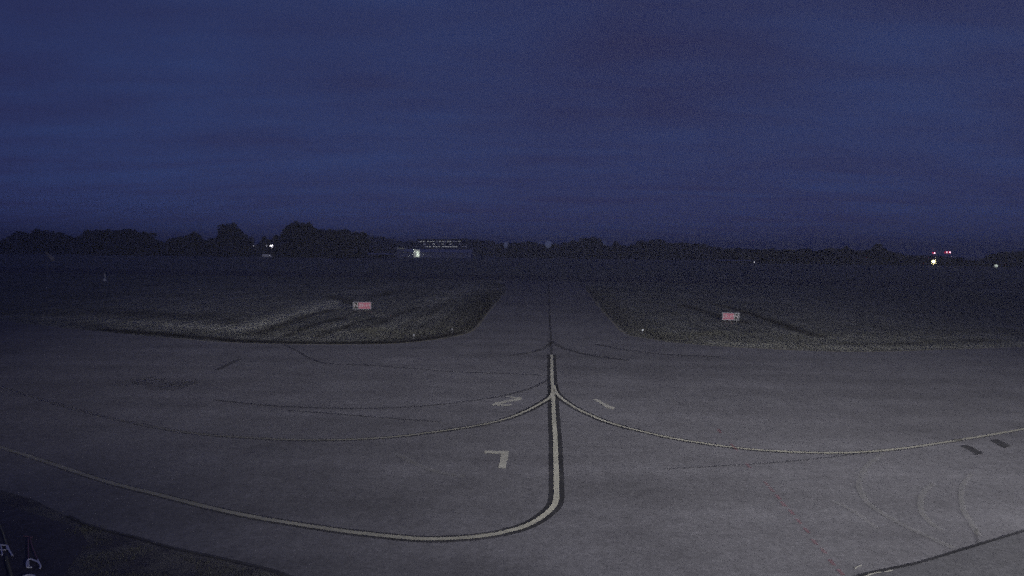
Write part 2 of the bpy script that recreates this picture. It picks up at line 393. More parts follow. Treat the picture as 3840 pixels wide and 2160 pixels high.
# painted characters and strokes
sheet('painted_character', [P(*q) for q in ((1817, 1701), (1818, 1691), (1909, 1693), (1904, 1720), (1895, 1757), (1869, 1756), (1880, 1703))], .012, M['white'])
sheet('painted_stroke', [P(*q) for q in ((2225, 1499), (2236, 1497), (2246, 1500), (2276, 1518), (2306, 1530), (2303, 1535), (2288, 1535), (2270, 1526), (2247, 1511))], .012, M['white'])
sheet('painted_character', [P(*q) for q in ((1892, 1489), (1900, 1487), (1952, 1491), (1960, 1494), (1948, 1501), (1905, 1509), (1873, 1515), (1900, 1517), (1921, 1517), (1915, 1521), (1895, 1523), (1843, 1520), (1846, 1516), (1865, 1509), (1935, 1496))], .012, M['white'])
sheet('painted_dash', [P(*q) for q in ((3204, 2135), (3206, 2129), (3212, 2126), (3232, 2118), (3231, 2122), (3216, 2128), (3209, 2136))], .012, M['white'])
ribbon('painted_dash', [(3235, 2168), (3262, 2157), (3285, 2150), (3303, 2147)], .035, .014, M['white'])
ribbon('painted_dash', [(3318, 2147), (3348, 2140)], .035, .014, M['white'])
for x, y in ((2697, 1618), (2747, 1673), (2760, 1686), (2806, 1748), (2874, 1817), (2893, 1838), (2918, 1867), (2936, 1892), (2968, 1924), (2995, 1957), (3025, 1992), (3054, 2035), (3088, 2069), (3120, 2113), (3152, 2149)):
    k = 1 + (y - 1600) / 900
    ribbon('red_dash', [(x - 6 * k, y - 7 * k), (x, y), (x + 6 * k, y + 7 * k)], .085, .022, M['red'])
# pale tyre scuffs
for pts, w in (([(3310, 1702), (3250, 1750), (3222, 1810), (3236, 1862), (3276, 1906), (3389, 1974), (3480, 2015), (3576, 2059)], .16), ([(3500, 1815), (3462, 1850), (3452, 1906), (3480, 1955), (3530, 1990)], .14),
               ([(3640, 1780), (3608, 1830), (3610, 1906), (3640, 1960), (3668, 2010)], .13), ([(1480, 1700), (1600, 1760), (1740, 1790)], .2), ([(3120, 1880), (3200, 1920), (3290, 1985)], .12)):
    ribbon('tyre_scuff', pts, w, .025, M['scuff'])
# grass patch, and a dark pad that paints in the unlit corner, lower left
pad = [(-400, 1745), (-100, 1810), (120, 1872), (250, 1935), (340, 1975), (500, 2015), (650, 2057), (960, 2125), (1090, 2165), (1300, 2230)]
t = NT('dark_verge')
mid = t.noise(1.1, 5, .7); fine = t.noise(16, 4, .8)
c = t.mix(t.rng(mid, .4, .62, 0, 1), (.075, .071, .084), (.145, .138, .128))
t.base(t.mix(1.0, c, t.grey(t.rng(fine, .25, .75, .6, 1.4)), 'MULTIPLY')); t.bump(fine, .03, .8); M['verge'] = t.m
sheet('grass_verge', [P(*q) for q in pad] + [P(1300, 2500), P(-900, 2500)], .006, M['verge'])
ribbon('pavement_joint', pad[3:], .12, .011, M['seal'])
M['pad'] = asphalt_mat('unlit_pad', (.062, .058, .075), (.10, .095, .112))
sheet('equipment_pad', [P(*q) for q in ((-500, 1840), (0, 1890), (150, 1935), (300, 1985), (330, 2040), (260, 2130), (200, 2300), (-500, 2300))], .012, M['pad'])

# ------------------------------------------------------------------ grass blades
def blades(name, spots, h0, h1, w, material):
    v = []; f = []
    for x, y, z in spots:
        a = random.uniform(0, 6.28); h = random.uniform(h0, h1); b = len(v); lean = random.uniform(-.5, .5) * h; l2 = random.uniform(-.5, .5) * h
        dx, dy = math.cos(a) * w, math.sin(a) * w
        v += [(x - dx, y - dy, z), (x + dx, y + dy, z), (x + lean * .4 + dx * .7, y + l2 * .4 + dy * .7, z + h * .6), (x + lean * .4 - dx * .7, y + l2 * .4 - dy * .7, z + h * .6), (x + lean, y + l2, z + h)]
        f += [[b, b + 1, b + 2, b + 3], [b + 3, b + 2, b + 4]]
    return new_obj(name, v, f, material)
M['blade'] = mat('grass_blade', (.095, .093, .080), .9, var=.5, vs=.8)
sp = []
for _ in range(9000):
    px, py = random.uniform(150, 1150), random.uniform(1940, 2220); lim = 1985 + (px - 330) * .215 if px > 330 else 1905 + px * .21
    if py < lim + 22: continue
    p = P(px, py)
    if px < 350 and not (px > 300 and py > 2050): continue
    if noise.noise(Vector((p.x * 1.3, p.y * 1.3, 0))) > -.12: sp.append((p.x, p.y, .006))
for _ in range(260):
    a = random.uniform(0, 6.28); r = random.uniform(0, .33) ; c0 = P(318, 1992); sp.append((c0.x + math.cos(a) * r * 1.4, c0.y + math.sin(a) * r, .006))
o = blades('grass', sp, .02, .07, .005, M['blade']); tag(o, 'short rough grass on the verge in the lower left corner', 'grass', kind='stuff')
sp = []
def along(pts, n, off0, off1):
    pts = catmull([P(*q) for q in pts], 6)
    for _ in range(n):
        i = random.randrange(len(pts) - 1); k = random.random(); p = pts[i].lerp(pts[i + 1], k); tt = (pts[i + 1] - pts[i]).normalized(); s = Vector((-tt.y, tt.x, 0))
        w = random.uniform(off0, off1) ; q = p + s * w; sp.append((q.x, q.y, -.05))
along(left_edge[2:12], 3500, 2.0, 9); along(left_edge[11:], 900, .2, 4); along(right_edge[:5], 900, .2, 4); along(right_edge[4:14], 5000, .2, 9)
o = blades('grass', sp, .04, .13, .02, M['blade']); tag(o, 'taller rough grass fringing the far edge of the apron', 'grass', kind='stuff')

# ------------------------------------------------------------------ airfield guidance signs
M['frame'] = mat('sign_frame', (.34, .33, .36), .6, var=.1); M['sign_red'] = mat('sign_red', (.42, .14, .19), .55, var=.12, vs=5, emit=(.75, .25, .34), es=.03)
M['sign_black'] = mat('sign_black', (.035, .036, .035), .5); M['sign_text'] = mat('sign_white', (.52, .47, .49), .5, emit=(1, .9, .9), es=.0)
M['post'] = mat('galvanised_post', (.3, .3, .31), .5, metal=.3)
def text_mesh(name, body, size, material, parent, loc):
    cu = bpy.data.curves.new(name, 'FONT'); cu.body = body; cu.size = size; cu.align_x = 'CENTER'; cu.align_y = 'CENTER'; cu.extrude = .004; cu.offset = .006
    tmp = bpy.data.objects.new(name + '_tmp', cu); COL.objects.link(tmp)
    me = bpy.data.meshes.new_from_object(tmp.evaluated_get(bpy.context.evaluated_depsgraph_get())); bpy.data.objects.remove(tmp)
    me.materials.clear(); me.materials.append(material)
    o = bpy.data.objects.new(name, me); COL.objects.link(o); o.parent = parent; o.location = loc; o.rotation_euler = (math.pi / 2, 0, 0); return o
def sign(px, py, wpx, hpx, n_left, label):
    b = P(px, py); w = wpx / F * b.y; h = hpx / F * b.y; y0 = -.05
    r = empty('airfield_sign', (b.x, b.y, -.05), label, 'airfield sign', 'runway holding signs', -math.atan2(b.x, b.y) * .5)
    z0 = .12; zc = z0 + h / 2; fr = .065
    m = MB()
    m.box((0, 0, z0 + h - fr / 2), (w, .2, fr)); m.box((0, 0, z0 + fr / 2), (w, .2, fr))
    m.box((-w / 2 + fr / 2, 0, zc), (fr, .2, h - 2 * fr)); m.box((w / 2 - fr / 2, 0, zc), (fr, .2, h - 2 * fr)); m.build('frame', M['frame'], r)
    nw = w * .27; iw = w - 2 * fr; ih = h - 2 * fr
    xn = (-w / 2 + fr + nw / 2) if n_left else (w / 2 - fr - nw / 2); xr = (w / 2 - fr - (iw - nw) / 2) if n_left else (-w / 2 + fr + (iw - nw) / 2)
    pn = MB().box((xn, 0, zc), (nw, .13, ih)).build('location_panel', M['sign_black'], r)
    pr = MB().box((xr, 0, zc), (iw - nw, .13, ih)).build('runway_panel', M['sign_red'], r)
    text_mesh('lettering', 'N', h * .74, M['sign_text'], pn, (xn, -.071, zc)); [text_mesh('lettering', tx, h * .62, M['sign_text'], pr, (xr + dx * h * .62, -.071, zc)) for tx, dx in (('29', -.745), ('-', 0), ('11', .745))]
    for x in (-w * .36, 0, w * .36): MB().tube([(x, 0, -.1), (x, 0, z0)], .03).build('leg', M['post'], r)
sign(1358, 1162, 67, 28, True, 'airfield sign with black N panel left of its red 29-11 panel, in the left grass')
sign(2739, 1203, 62, 28, False, 'airfield sign with red 29-11 panel left of its black N panel, in the right grass')

# ------------------------------------------------------------------ small airfield lights, post and windsock
M['stake'] = mat('stake_metal', (.10, .10, .11), .5)
def edge_light(px, py, es, label):
    b = P(px, py); r = empty('taxiway_edge_light', (b.x, b.y, -.05), label, 'taxiway light', 'taxiway edge lights in the grass')
    MB().tube([(0, 0, -.05), (0, 0, .26)], .022).build('stake', M['stake'], r)
    MB().lathe([(.05, .25), (.06, .27), (.05, .29)]).build('collar', M['stake'], r)
    MB().lathe([(.045, .285), (.055, .33), (.05, .38), (.025, .41), (.004, .42)]).build('lens', mat('lens', (.22, .22, .26), .3, emit=(.9, .95, 1), es=es), r, True)
edge_light(2410, 1252, .45, 'bright taxiway edge light on a stake in the grass right of the taxiway mouth')
edge_light(1552, 1272, .06, 'faint taxiway edge light beside the dark strip left of the taxiway')
edge_light(1695, 1249, .02, 'dimmest taxiway edge light, nearest the left corner of the taxiway mouth')
b = P(394, 1053); k = b.y / F
r = empty('marker_post', (b.x, b.y, -.05), 'thin white marker post standing on a pale block in the left field', 'marker post')
mw = mat('marker_white', (.6, .6, .63), .6)
MB().box((0, 0, 5 * k), (6 * k, 6 * k, 9 * k)).box((-3 * k, 0, 3 * k), (5 * k, 5 * k, 5 * k)).build('base_block', mw, r)
MB().tube([(0, 0, 9 * k), (0, 0, 30 * k)], [1.6 * k, .9 * k]).build('post', mw, r)
b = P(178, 1045); k = b.y / F
r = empty('windsock', (b.x, b.y, -.05), 'drooping pale windsock on a thin pole in the left field', 'windsock')
MB().tube([(0, 0, 0), (0, 0, 100 * k)], [.06, .03]).build('pole', mat('pole_grey', (.2, .2, .24), .6), r)
MB().tube([(-5 * k, 0, 101 * k), (3 * k, 0, 97 * k), (9 * k, 0, 90 * k)], .025).build('arm', M['post'], r)
sock = MB(); pts = [(-4 * k, 0, 100 * k), (4 * k, .05, 93 * k), (11 * k, .1, 85 * k), (17 * k, .12, 77 * k), (21 * k, .12, 70 * k)]
sock.tube(pts, [3.2 * k, 4.8 * k, 6.4 * k, 7.6 * k, 8.2 * k], 12, False).build('sock', mat('sock_cloth', (.25, .235, .23), .9, var=.3, vs=1.5), r, True)

# ------------------------------------------------------------------ hand tow bars lying on the pad
M['tube_red'] = mat('worn_red_tube', (.24, .13, .16), .6, var=.4, vs=9); M['tube_white'] = mat('white_tube', (.66, .64, .70), .5, var=.2, vs=9); M['tube_olive'] = mat('yellowed_tube', (.24, .22, .13), .6, var=.3, vs=7)
def G(px, py, z): p = P(px, py, z); return p
def towbar(name, base, segs, label):
    b0 = P(*base, 0.012); r = empty(name, b0, label, 'tow bar', 'tow bars lying on the dark pad')
    for nm, pts, rad, m in segs:
        q = [P(x, y, .05) - b0 for x, y in pts]
        if len(q) > 2: q = catmull(q, 5)
        MB().tube(q, rad, 8).build(nm, m, r, True)
towbar('tow_bar', (125, 2130), [
    ('handle', [(88, 2010), (102, 2012), (122, 2016)], .010, M['tube_red']),
    ('arm', [(106, 2014), (106, 2050), (107, 2080), (107, 2098)], .011, M['tube_red']),
    ('arm', [(111, 2014), (121, 2050), (132, 2078), (142, 2100)], .010, M['tube_red']),
    ('fork', [(120, 2127), (108, 2128), (101, 2127), (100, 2116), (102, 2103), (108, 2098), (116, 2097), (128, 2101), (140, 2107), (148, 2114), (152, 2122), (151, 2130), (148, 2132)], .016, M['tube_white']),
    ('fork_brace', [(106, 2098), (107, 2112), (108, 2124)], .013, M['tube_white']), ('fork_brace', [(141, 2098), (146, 2108), (150, 2118)], .013, M['tube_white'])],
    'narrow reddish tow bar ending in a white open hoop, right one on the dark pad')
towbar('tow_bar', (20, 2090), [
    ('arm', [(-4, 1962), (8, 1990), (18, 2022), (26, 2046)], .014, M['tube_olive']),
    ('crossbar', [(-20, 2040), (2, 2043), (28, 2046)], .015, M['tube_white']),
    ('fork', [(28, 2046), (33, 2060), (40, 2073), (47, 2084)], .016, M['tube_white']),
    ('fork', [(26, 2046), (26, 2056), (34, 2066), (44, 2079)], .012, M['tube_white']),
    ('fork', [(-20, 2062), (4, 2062), (22, 2062)], .010, M['tube_white']),
    ('fork', [(2, 2043), (5, 2058), (7, 2072), (8, 2082)], .012, M['tube_white'])],
    'larger yellowed tow bar with white cross tube, cut off by the left edge')
towbar('wooden_rail', (34, 2150), [('rail', [(22, 2085), (30, 2120), (38, 2145), (46, 2175)], .028, mat('weathered_wood', (.17, .16, .11), .9, var=.3, vs=6))],
    'pale weathered rail lying below the left tow bar')
bpy.data.objects['wooden_rail']['category'] = 'rail'; del bpy.data.objects['wooden_rail']['group']
b = P(116, 2160)
towbar('white_hose', (116, 2166), [('hose', [(75, 2172), (92, 2160), (110, 2157), (128, 2160), (140, 2172)], .02, M['tube_white'])], 'white curved hose end at the bottom edge below the tow bars')
bpy.data.objects['white_hose']['category'] = 'hose'; del bpy.data.objects['white_hose']['group']

# ------------------------------------------------------------------ far buildings
M['hangar'] = mat('hangar_metal', (.50, .50, .56), .7, var=.12, vs=.4); M['roof'] = mat('hangar_roof', (.45, .45, .5), .6, var=.1, vs=.3)
M['dark_wall'] = mat('dark_wall', (.05, .05, .06), .8, var=.1); M['office'] = mat('office_wall', (.07, .07, .075), .8)
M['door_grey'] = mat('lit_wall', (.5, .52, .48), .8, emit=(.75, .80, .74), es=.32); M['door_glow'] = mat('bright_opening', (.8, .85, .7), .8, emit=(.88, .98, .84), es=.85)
M['win'] = mat('lit_window', (.5, .5, .4), .4, emit=(.80, .82, .84), es=.33); M['win2'] = mat('dim_window', (.3, .3, .4), .4, emit=(.6, .62, .82), es=.15)
def at(px, Y, z=0): p = Q(px, 950, Y); return Vector((p.x, Y, z))
def box_px(name, x0, x1, ytop, Y, depth, material, parent, zb=-.05, y1=None):
    a, c = at(x0, Y), at(x1, Y); zt = Q((x0 + x1) / 2, ytop, Y).z; zb = zb if y1 is None else Q((x0 + x1) / 2, y1, Y).z
    o = MB().box(((a.x + c.x) / 2 - parent.location.x, depth / 2 + Y - parent.location.y, (zt + zb) / 2 - parent.location.z), (c.x - a.x, depth, zt - zb)).build(name, material, parent)
    return o
Y = 472.0
r = empty('hangar', at(1630, Y), 'long low hangar with one brightly lit doorway, beyond the runway', 'hangar')
box_px('wall', 1492, 1766, 946, Y, 26, M['hangar'], r)
a, c = at(1490, Y), at(1768, Y); zt = Q(1630, 946, Y).z; zr = Q(1630, 937, Y).z
x0, x1 = a.x - r.location.x, c.x - r.location.x
rf = new_obj('roof', [(x0, -.6, zt), (x1, -.6, zt), (x1, 26.6, zt), (x0, 26.6, zt), (x0, 13, zr + .5), (x1, 13, zr + .5)], [[0, 1, 5, 4], [2, 3, 4, 5], [0, 4, 3], [1, 2, 5], [0, 3, 2, 1]], M['roof'], r)
box_px('fascia', 1490, 1514, 929, Y - .8, .5, mat('glowing_fascia', (.4, .42, .36), .7, emit=(.8, .82, .7), es=.10), r, y1=931.5)  # fascia glows by itself to look lit
box_px('lean_to', 1488, 1516, 930.5, Y - .2, 10, M['hangar'], r)
f = box_px('doorway', 1552, 1573.5, 936, Y - .5, .4, M['door_grey'], r)
d = box_px('door_opening', 1562, 1571.5, 943, Y - .7, .15, M['door_glow'], r, y1=962); d.parent = f; 
a = at(1562, Y); lp = bpy.data.lights.new('doorway_lamp', 'POINT'); lp.energy = 60; lp.color = (.9, 1, .85); lp.shadow_soft_size = .3
lo = bpy.data.objects.new('doorway_lamp', lp); COL.objects.link(lo); lo.location = (a.x, Y - 4, 4.5)
Y = 640.0
r = empty('office_building', at(1660, Y), 'dark building with three rows of small lit windows above the hangar roof', 'building')
box_px('wall', 1566, 1764, 899, Y, 30, M['office'], r); box_px('roof', 1563, 1767, 897, Y - .6, 31, M['dark_wall'], r, y1=899)
def win(x, y, w, m): box_px('window', x - w / 2, x + w / 2, y - 1.6, Y - .25, .2, m, r, y1=y + 1.6)
for x, k in ((1569, 0), (1579, 2), (1589.5, 2), (1605, 2), (1615, 2), (1625.5, 1.5), (1639, 0), (1650, 1.3), (1660, 1.5), (1669, 1), (1679, 1.4), (1688, 1.3), (1701, 1), (1709, 0), (1723, 1.5)): win(x, 905.6, 6.2, M['win'] if k >= 1.3 else M['win2'])
for x, k in ((1591, 0), (1627, 1.3), (1660, 2), (1690, 2), (1723, 0), (1593, 0)): win(x, 915.2 + .01 * x * 0, 7.5, M['win'] if k else M['win2'])
for x, k in ((1594.5, 0), (1602, 1), (1612, 1), (1627, 2), (1637, 1), (1647, 1), (1662, 2), (1671, 2), (1681, 2), (1690, 2), (1701, 2), (1711, 2), (1735, 0), (1746, 0)): win(x, 924.8, 7.2 if k == 2 else 6, M['win'] if k else M['win2'])
# long low sheds to the right and left
def shed(x0, x1, yt, ye, Y, label, wallm=None):
    r = empty('shed', at((x0 + x1) / 2, Y), label, 'shed')
    box_px('wall', x0, x1, ye, Y, 12, wallm or M['dark_wall'], r); a, c = at(x0 - 2, Y), at(x1 + 2, Y); zt = Q((x0 + x1) / 2, ye, Y).z; zr = Q((x0 + x1) / 2, yt, Y).z
    X0, X1 = a.x - r.location.x, c.x - r.location.x
    new_obj('roof', [(X0, -.5, zt), (X1, -.5, zt), (X1, 12.5, zt), (X0, 12.5, zt), (X0, 6, zr), (X1, 6, zr)], [[0, 1, 5, 4], [2, 3, 4, 5], [0, 4, 3], [1, 2, 5], [0, 3, 2, 1]], M['roof'], r)
    return r
shed(2700, 2822, 974.5, 978, 395, 'long low shed at the foot of the treeline, left of a small white lamp')
shed(1375, 1470, 950, 954, 430, 'low shed at the foot of the trees left of the hangar')
# pale low box beside the left lamp, its lit look put into glowing paint
Y = 372.0; b = at(1002, Y)
r = empty('parked_van', b, 'pale van parked under the bright white lamp before the trees', 'van'); k = Y / F
M['van'] = mat('glowing_van_paint', (.6, .6, .63), .5, emit=(.85, .85, .95), es=.05); M['glass'] = mat('dark_glass', (.02, .02, .03), .1); M['tyre'] = mat('tyre_rubber', (.02, .02, .02), .9)
zt = Q(1002, 938, Y).z
m = MB(); prof = [(-2.6, .35), (2.6, .35), (2.6, 1.0), (1.9, 1.2), (1.35, 1.95), (-2.6, 2.0)]
n = len(prof); m.v = [Vector((x, -.95, z)) for x, z in prof] + [Vector((x, .95, z)) for x, z in prof]; m.f = [list(range(n)), list(range(n, 2 * n))[::-1]] + [[i, i + n, (i + 1) % n + n, (i + 1) % n] for i in range(n)]
m.build('body', M['van'], r); MB().box((1.5, -.955, 1.45), (.7, .02, .45)).build('side_window', M['glass'], r)
for x in (-1.7, 1.7):
    for y in (-.85, .85): MB().tube([(x, y - .12, .34), (x, y + .12, .34)], .34, 14).build('wheel', M['tyre'], r)
# small pale hut
b = at(1293, 430)
r = empty('equipment_hut', b, 'tiny pale hut at the foot of the trees between lamp and hangar', 'hut'); hw = mat('hut_wall', (.5, .5, .5), .7, emit=(.8, .8, .85), es=.07)  # hut wall has a faint glow of its own
MB().box((0, 0, .85), (1.2, 1.2, 1.7)).build('wall', hw, r); MB().box((0, 0, 1.76), (1.4, 1.4, .12)).build('roof', M['dark_wall'], r); MB().box((.2, -.61, .8), (.35, .03, 1.3)).build('door', M['dark_wall'], r)

# ------------------------------------------------------------------ lamps in the distance
def lamp(name, px, py, Y, rad, col, es, label, cat, group=None, power=0, dish=0):
    b = at(px, Y); z = Q(px, py, Y).z; r = empty(name, b, label, cat, group)
    MB().tube([(0, .3, -.05), (0, .3, max(z, .5))], [.12, .07]).build('pole', M['post'], r)
    MB().box((0, .2, z + rad + .06), (rad * 1.6, rad * 2, .12)).build('hood', M['dark_wall'], r)
    e = mat('lamp_glass', col, .4, emit=col, es=es)
    MB().lathe([(rad * .3, -rad), (rad * .8, -rad * .6), (rad, 0), (rad * .8, rad * .6), (rad * .4, rad)], (0, 0, z), 12).build('lamp_glass', e, r, True)
    if dish: MB().tube([(0, .25, z), (0, -.15, z)], [.5, dish], 20, False).build('halo_dish', mat('halo_dish', tuple(.5 * k for k in col), .8), r, True)  # added dish imitates the glow ring around the lamp
    if power:
        l = bpy.data.lights.new('lamp_light', 'POINT'); l.energy = power; l.color = col; l.shadow_soft_size = rad
        o = bpy.data.objects.new('lamp_light', l); COL.objects.link(o); o.parent = r; o.location = (0, -rad - .3, z)
    return r
lamp('yard_lamp', 1019, 922, 368, .5, (1, .97, 1), 1.8, 'bright white yard lamp on a pole before the dark trees on the left', 'lamp', 'distant yard lamps', 90, dish=1.2)
lamp('yard_lamp', 1000, 922, 372, .34, (.9, .9, 1), .45, 'weak yard lamp just left of the bright white one', 'lamp', 'distant yard lamps')
lamp('yard_lamp', 951, 922, 374, .36, (.85, .85, 1), .3, 'faintest yard lamp, leftmost, in the gap between the trees', 'lamp', 'distant yard lamps')
lamp('yard_lamp', 2830, 983, 330, .34, (.95, .95, 1), .6, 'small white lamp at the right end of the long low shed', 'lamp', 'distant yard lamps')
lamp('yard_lamp', 3502, 981, 376, .85, (1, .95, .66), 3.4, 'brightest yellowish lamp, under the single red light', 'lamp', 'distant yard lamps', 260, dish=1.7)
lamp('yard_lamp', 3738, 997, 360, .8, (.74, .82, .72), .55, 'pale greenish lamp at the far right before the trees', 'lamp', 'distant yard lamps', 30)
def beacon(px, py, Y, label, es):
    b = at(px, Y); z = Q(px, py, Y).z; r = empty('obstruction_light', b, label, 'red light', 'red obstruction lights')
    m = MB(); h = z - .6
    for sx in (-1, 1):
        for sy in (-1, 1): m.tube([(sx * .45, sy * .45, -.05), (sx * .2, sy * .2, h)], .05, 5)
    for k in range(9):
        z0 = h * k / 9; z1 = h * (k + 1) / 9; w0 = .45 - .25 * k / 9; w1 = .45 - .25 * (k + 1) / 9; s = 1 if k % 2 else -1
        m.tube([(-w0 * s, -w0, z0), (w1 * s, -w1, z1)], .03, 4); m.tube([(-w0 * s, w0, z0), (w1 * s, w1, z1)], .03, 4)
    m.build('lattice_mast', M['post'], r)
    MB().lathe([(.5, z - .62), (.95, z - .5), (.95, z + .4), (.5, z + .62)], n=12).build('red_glass', mat('red_lantern', (.6, .05, .12), .3, emit=(1, .06, .18), es=.42 * es), r, True)
    MB().lathe([(.3, -.45), (.52, 0), (.3, .45)], (0, -.72, z), 10).build('lamp_core', mat('pink_core', (1, .6, .7), .3, emit=(1, .62, .74), es=2.2 * es), r, True)
beacon(3501, 948.5, 388, 'red obstruction light on a mast directly above the yellowish lamp', 1.0)
beacon(3547, 946, 390, 'red obstruction light on a mast, left one of the close pair', .75)
beacon(3558.5, 946, 391, 'red obstruction light on a mast, right one of the close pair', 1.1)

# ------------------------------------------------------------------ water towers
M['tank'] = mat('tank_paint', (.42, .46, .60), .6, var=.06, vs=.1)
def tower(px, ytop, wpx, hpx, Y, label, lit=0.0):
    b = at(px, Y); zt = Q(px, ytop, Y).z; R = wpx / 2 / F * Y; H = hpx / F * Y; r = empty('water_tower', b, label, 'water tower', 'water towers over the treeline')
    m = M['tank'] if not lit else mat('tank_lit', (.5, .54, .68), .6, emit=(.30, .36, .60), es=lit)  # tank paint glows faintly so the tank shows up
    zc = zt - H * .48
    MB().lathe([(.05, zt), (R * .5, zt - H * .05), (R * .85, zt - H * .2), (R, zc), (R * .88, zt - H * .7), (R * .5, zt - H * .92), (R * .3, zt - H)][::-1], n=24).build('tank', m, r, True)
    MB().lathe([(R * .34, 0), (R * .2, 2), (R * .2, zt - H + .2), (R * .32, zt - H + .6)], n=16).build('pedestal', M['dark_wall'], r, True)
tower(2055, 903, 25, 27, 500, 'pale blue water tower above the treeline, the largest of the three', .11)
tower(1896, 908, 17, 22, 500, 'small pale water tower left of the largest one, half sunk in the trees', .08)
tower(2263, 904, 20, 26, 640, 'water tower mostly hidden behind the round tree crown, only a sliver showing', .06)

# ------------------------------------------------------------------ trees
M['leaf'] = [mat('foliage_dark', (.040, .045, .036), .9, var=.3, vs=.25), mat('foliage_mid', (.055, .058, .045), .9, var=.3, vs=.25)]
M['bark'] = mat('bark', (.06, .05, .045), .95)
def crown_mesh(seed, lobes, wide, low, conic=0):
    R = random.Random(seed); v = []; f = []; L_ = []
    for k in range(lobes):
        z = R.uniform(low + .1, .86); a = R.uniform(0, 6.28); rr = R.uniform(.05, .30) * (1 - conic * z) * wide * (1.15 - abs(z - .5) * .9)
        s = R.uniform(.12, .21) * (1 - conic * .5 * z); L_.append((math.cos(a) * rr, math.sin(a) * rr, z, s))
    L_.append((0, 0, .80, .17)); L_.append((R.uniform(-.08, .08), 0, .5, .26)); L_.append((0, 0, low + .14, .24))
    for cx, cy, cz, s in L_:
        for _ in range(int(2600 * s * s * 2.2)):
            d = Vector((R.gauss(0, 1), R.gauss(0, 1), R.gauss(0, 1))).normalized() * s * R.uniform(.55, 1.08)
            p = Vector((cx + d.x * 1.15, cy + d.y * 1.15, cz + d.z)); q = R.uniform(.016, .036)
            if p.z < low * .5: continue
            ax = Vector((R.gauss(0, 1), R.gauss(0, 1), R.gauss(0, 1))).normalized(); bx = ax.orthogonal().normalized() * q; cxv = ax.cross(bx).normalized() * q * R.uniform(.6, 1.2)
            b = len(v); v += [p - bx - cxv, p + bx - cxv, p + bx + cxv, p - bx + cxv]; f.append([b, b + 1, b + 2, b + 3])
    me = bpy.data.meshes.new('crown'); me.from_pydata([tuple(x) for x in v], [], f); me.update(); me.materials.append(M['leaf'][seed % 2]); return me
crowns = [crown_mesh(s, l, w, lo, c) for s, l, w, lo, c in ((1, 12, 1.2, .06, 0), (2, 14, 1.3, .04, 0), (3, 10, 1.0, .08, .1), (4, 15, 1.45, .05, 0), (5, 9, .9, .05, .35), (6, 13, 1.2, .08, .1), (7, 16, 1.5, .03, 0))]
shrubs = [crown_mesh(s, 9, 1.9, .0, 0) for s in (21, 22, 23)]
def trunk_mesh():
    m = MB(); m.tube([(0, 0, -.01), (.01, 0, .2), (0, .01, .45), (.01, 0, .75)], [.035, .026, .018, .006], 7)
    for a, z, l in ((.4, .25, .26), (2.3, .32, .28), (4.0, .38, .24), (5.3, .5, .2), (1.4, .55, .18)):
        m.tube([(0, 0, z), (math.cos(a) * l * .6, math.sin(a) * l * .6, z + .1), (math.cos(a) * l, math.sin(a) * l, z + .22)], [.014, .009, .003], 5)
    me = bpy.data.meshes.new('trunk'); me.from_pydata([tuple(x) for x in m.v], [], m.f); me.update(); me.materials.append(M['bark']); return me
trunk = trunk_mesh()
def tree(px, ytop, Y, wm, mesh, label, group, name='tree', cat='tree'):
    b = at(px, Y); h = (Q(px, ytop, Y).z) / .97
    r = empty(name, (b.x, b.y, -.1), label, cat, group, random.uniform(0, 6.28)); r.scale = (wm, wm, h)
    for nm, me in (('crown', mesh), ('trunk', trunk)):
        o = bpy.data.objects.new(nm, me); COL.objects.link(o); o.parent = r
    return r
sky_pts = [(-200, 890), (0, 908), (37, 880), (86, 868), (119, 882), (132, 884), (157, 864), (231, 873), (291, 888), (312, 890), (328, 861), (373, 862), (430, 862), (473, 860), (540, 870), (581, 891), (611, 908), (625, 904), (641, 891), (690, 889), (705, 880), (730, 867), (757, 889), (770, 897), (810, 890), (826, 868), (853, 838), (887, 852), (915, 868), (932, 886), (950, 912), (965, 915), (990, 884), (1010, 900), (1035, 880), (1062, 872), (1087, 844), (1139, 837), (1165, 842), (1184, 856), (1269, 861), (1355, 869), (1407, 882), (1463, 893), (1489, 901), (1530, 903), (1594, 898), (1700, 897), (1761, 893), (1836, 901), (1873, 912), (1920, 908), (2000, 906), (2045, 914), (2106, 912), (2130, 905), (2151, 896), (2170, 908), (2185, 900), (2200, 890), (2225, 889), (2248, 900), (2268, 915), (2285, 922), (2308, 902), (2330, 915), (2349, 920), (2397, 904), (2425, 905), (2460, 898), (2500, 908), (2554, 910), (2647, 914), (2690, 925), (2721, 929), (2800, 932), (2880, 934), (2899, 929), (2930, 938), (2969, 938), (3029, 930), (3070, 938), (3119, 928), (3145, 935), (3171, 921), (3195, 935), (3240, 940), (3265, 930), (3285, 912), (3305, 915), (3327, 938), (3402, 956), (3460, 955), (3513, 958), (3560, 962), (3606, 967), (3640, 977), (3675, 976), (3718, 950), (3774, 944), (3840, 942), (3950, 935), (4100, 940)]
def skyline(x):
    for (a, ya), (b, yb) in zip(sky_pts, sky_pts[1:]):
        if a <= x <= b: return ya + (yb - ya) * (x - a) / (b - a)
    return sky_pts[0][1] if x < 0 else sky_pts[-1][1]
def tree_Y(x):
    if 1360 < x < 1860: return 760
    if x < 1500: return 400
    if x < 2700: return 540
    return 415
peaks = {86: 12, 157: 12, 231: 13, 373: 13, 473: 15, 540: 12, 328: 9, 730: 10, 853: 11, 887: 13, 641: 8, 690: 10, 990: 5.5, 1035: 8, 1087: 12, 1139: 14, 1184: 12, 1269: 14, 1355: 12, 2151: 7, 2225: 15, 2200: 12, 2308: 8, 2397: 9, 2460: 14, 2899: 8, 3029: 8, 3119: 7, 3171: 5.5, 3290: 6.5, 3718: 8, 3774: 12}
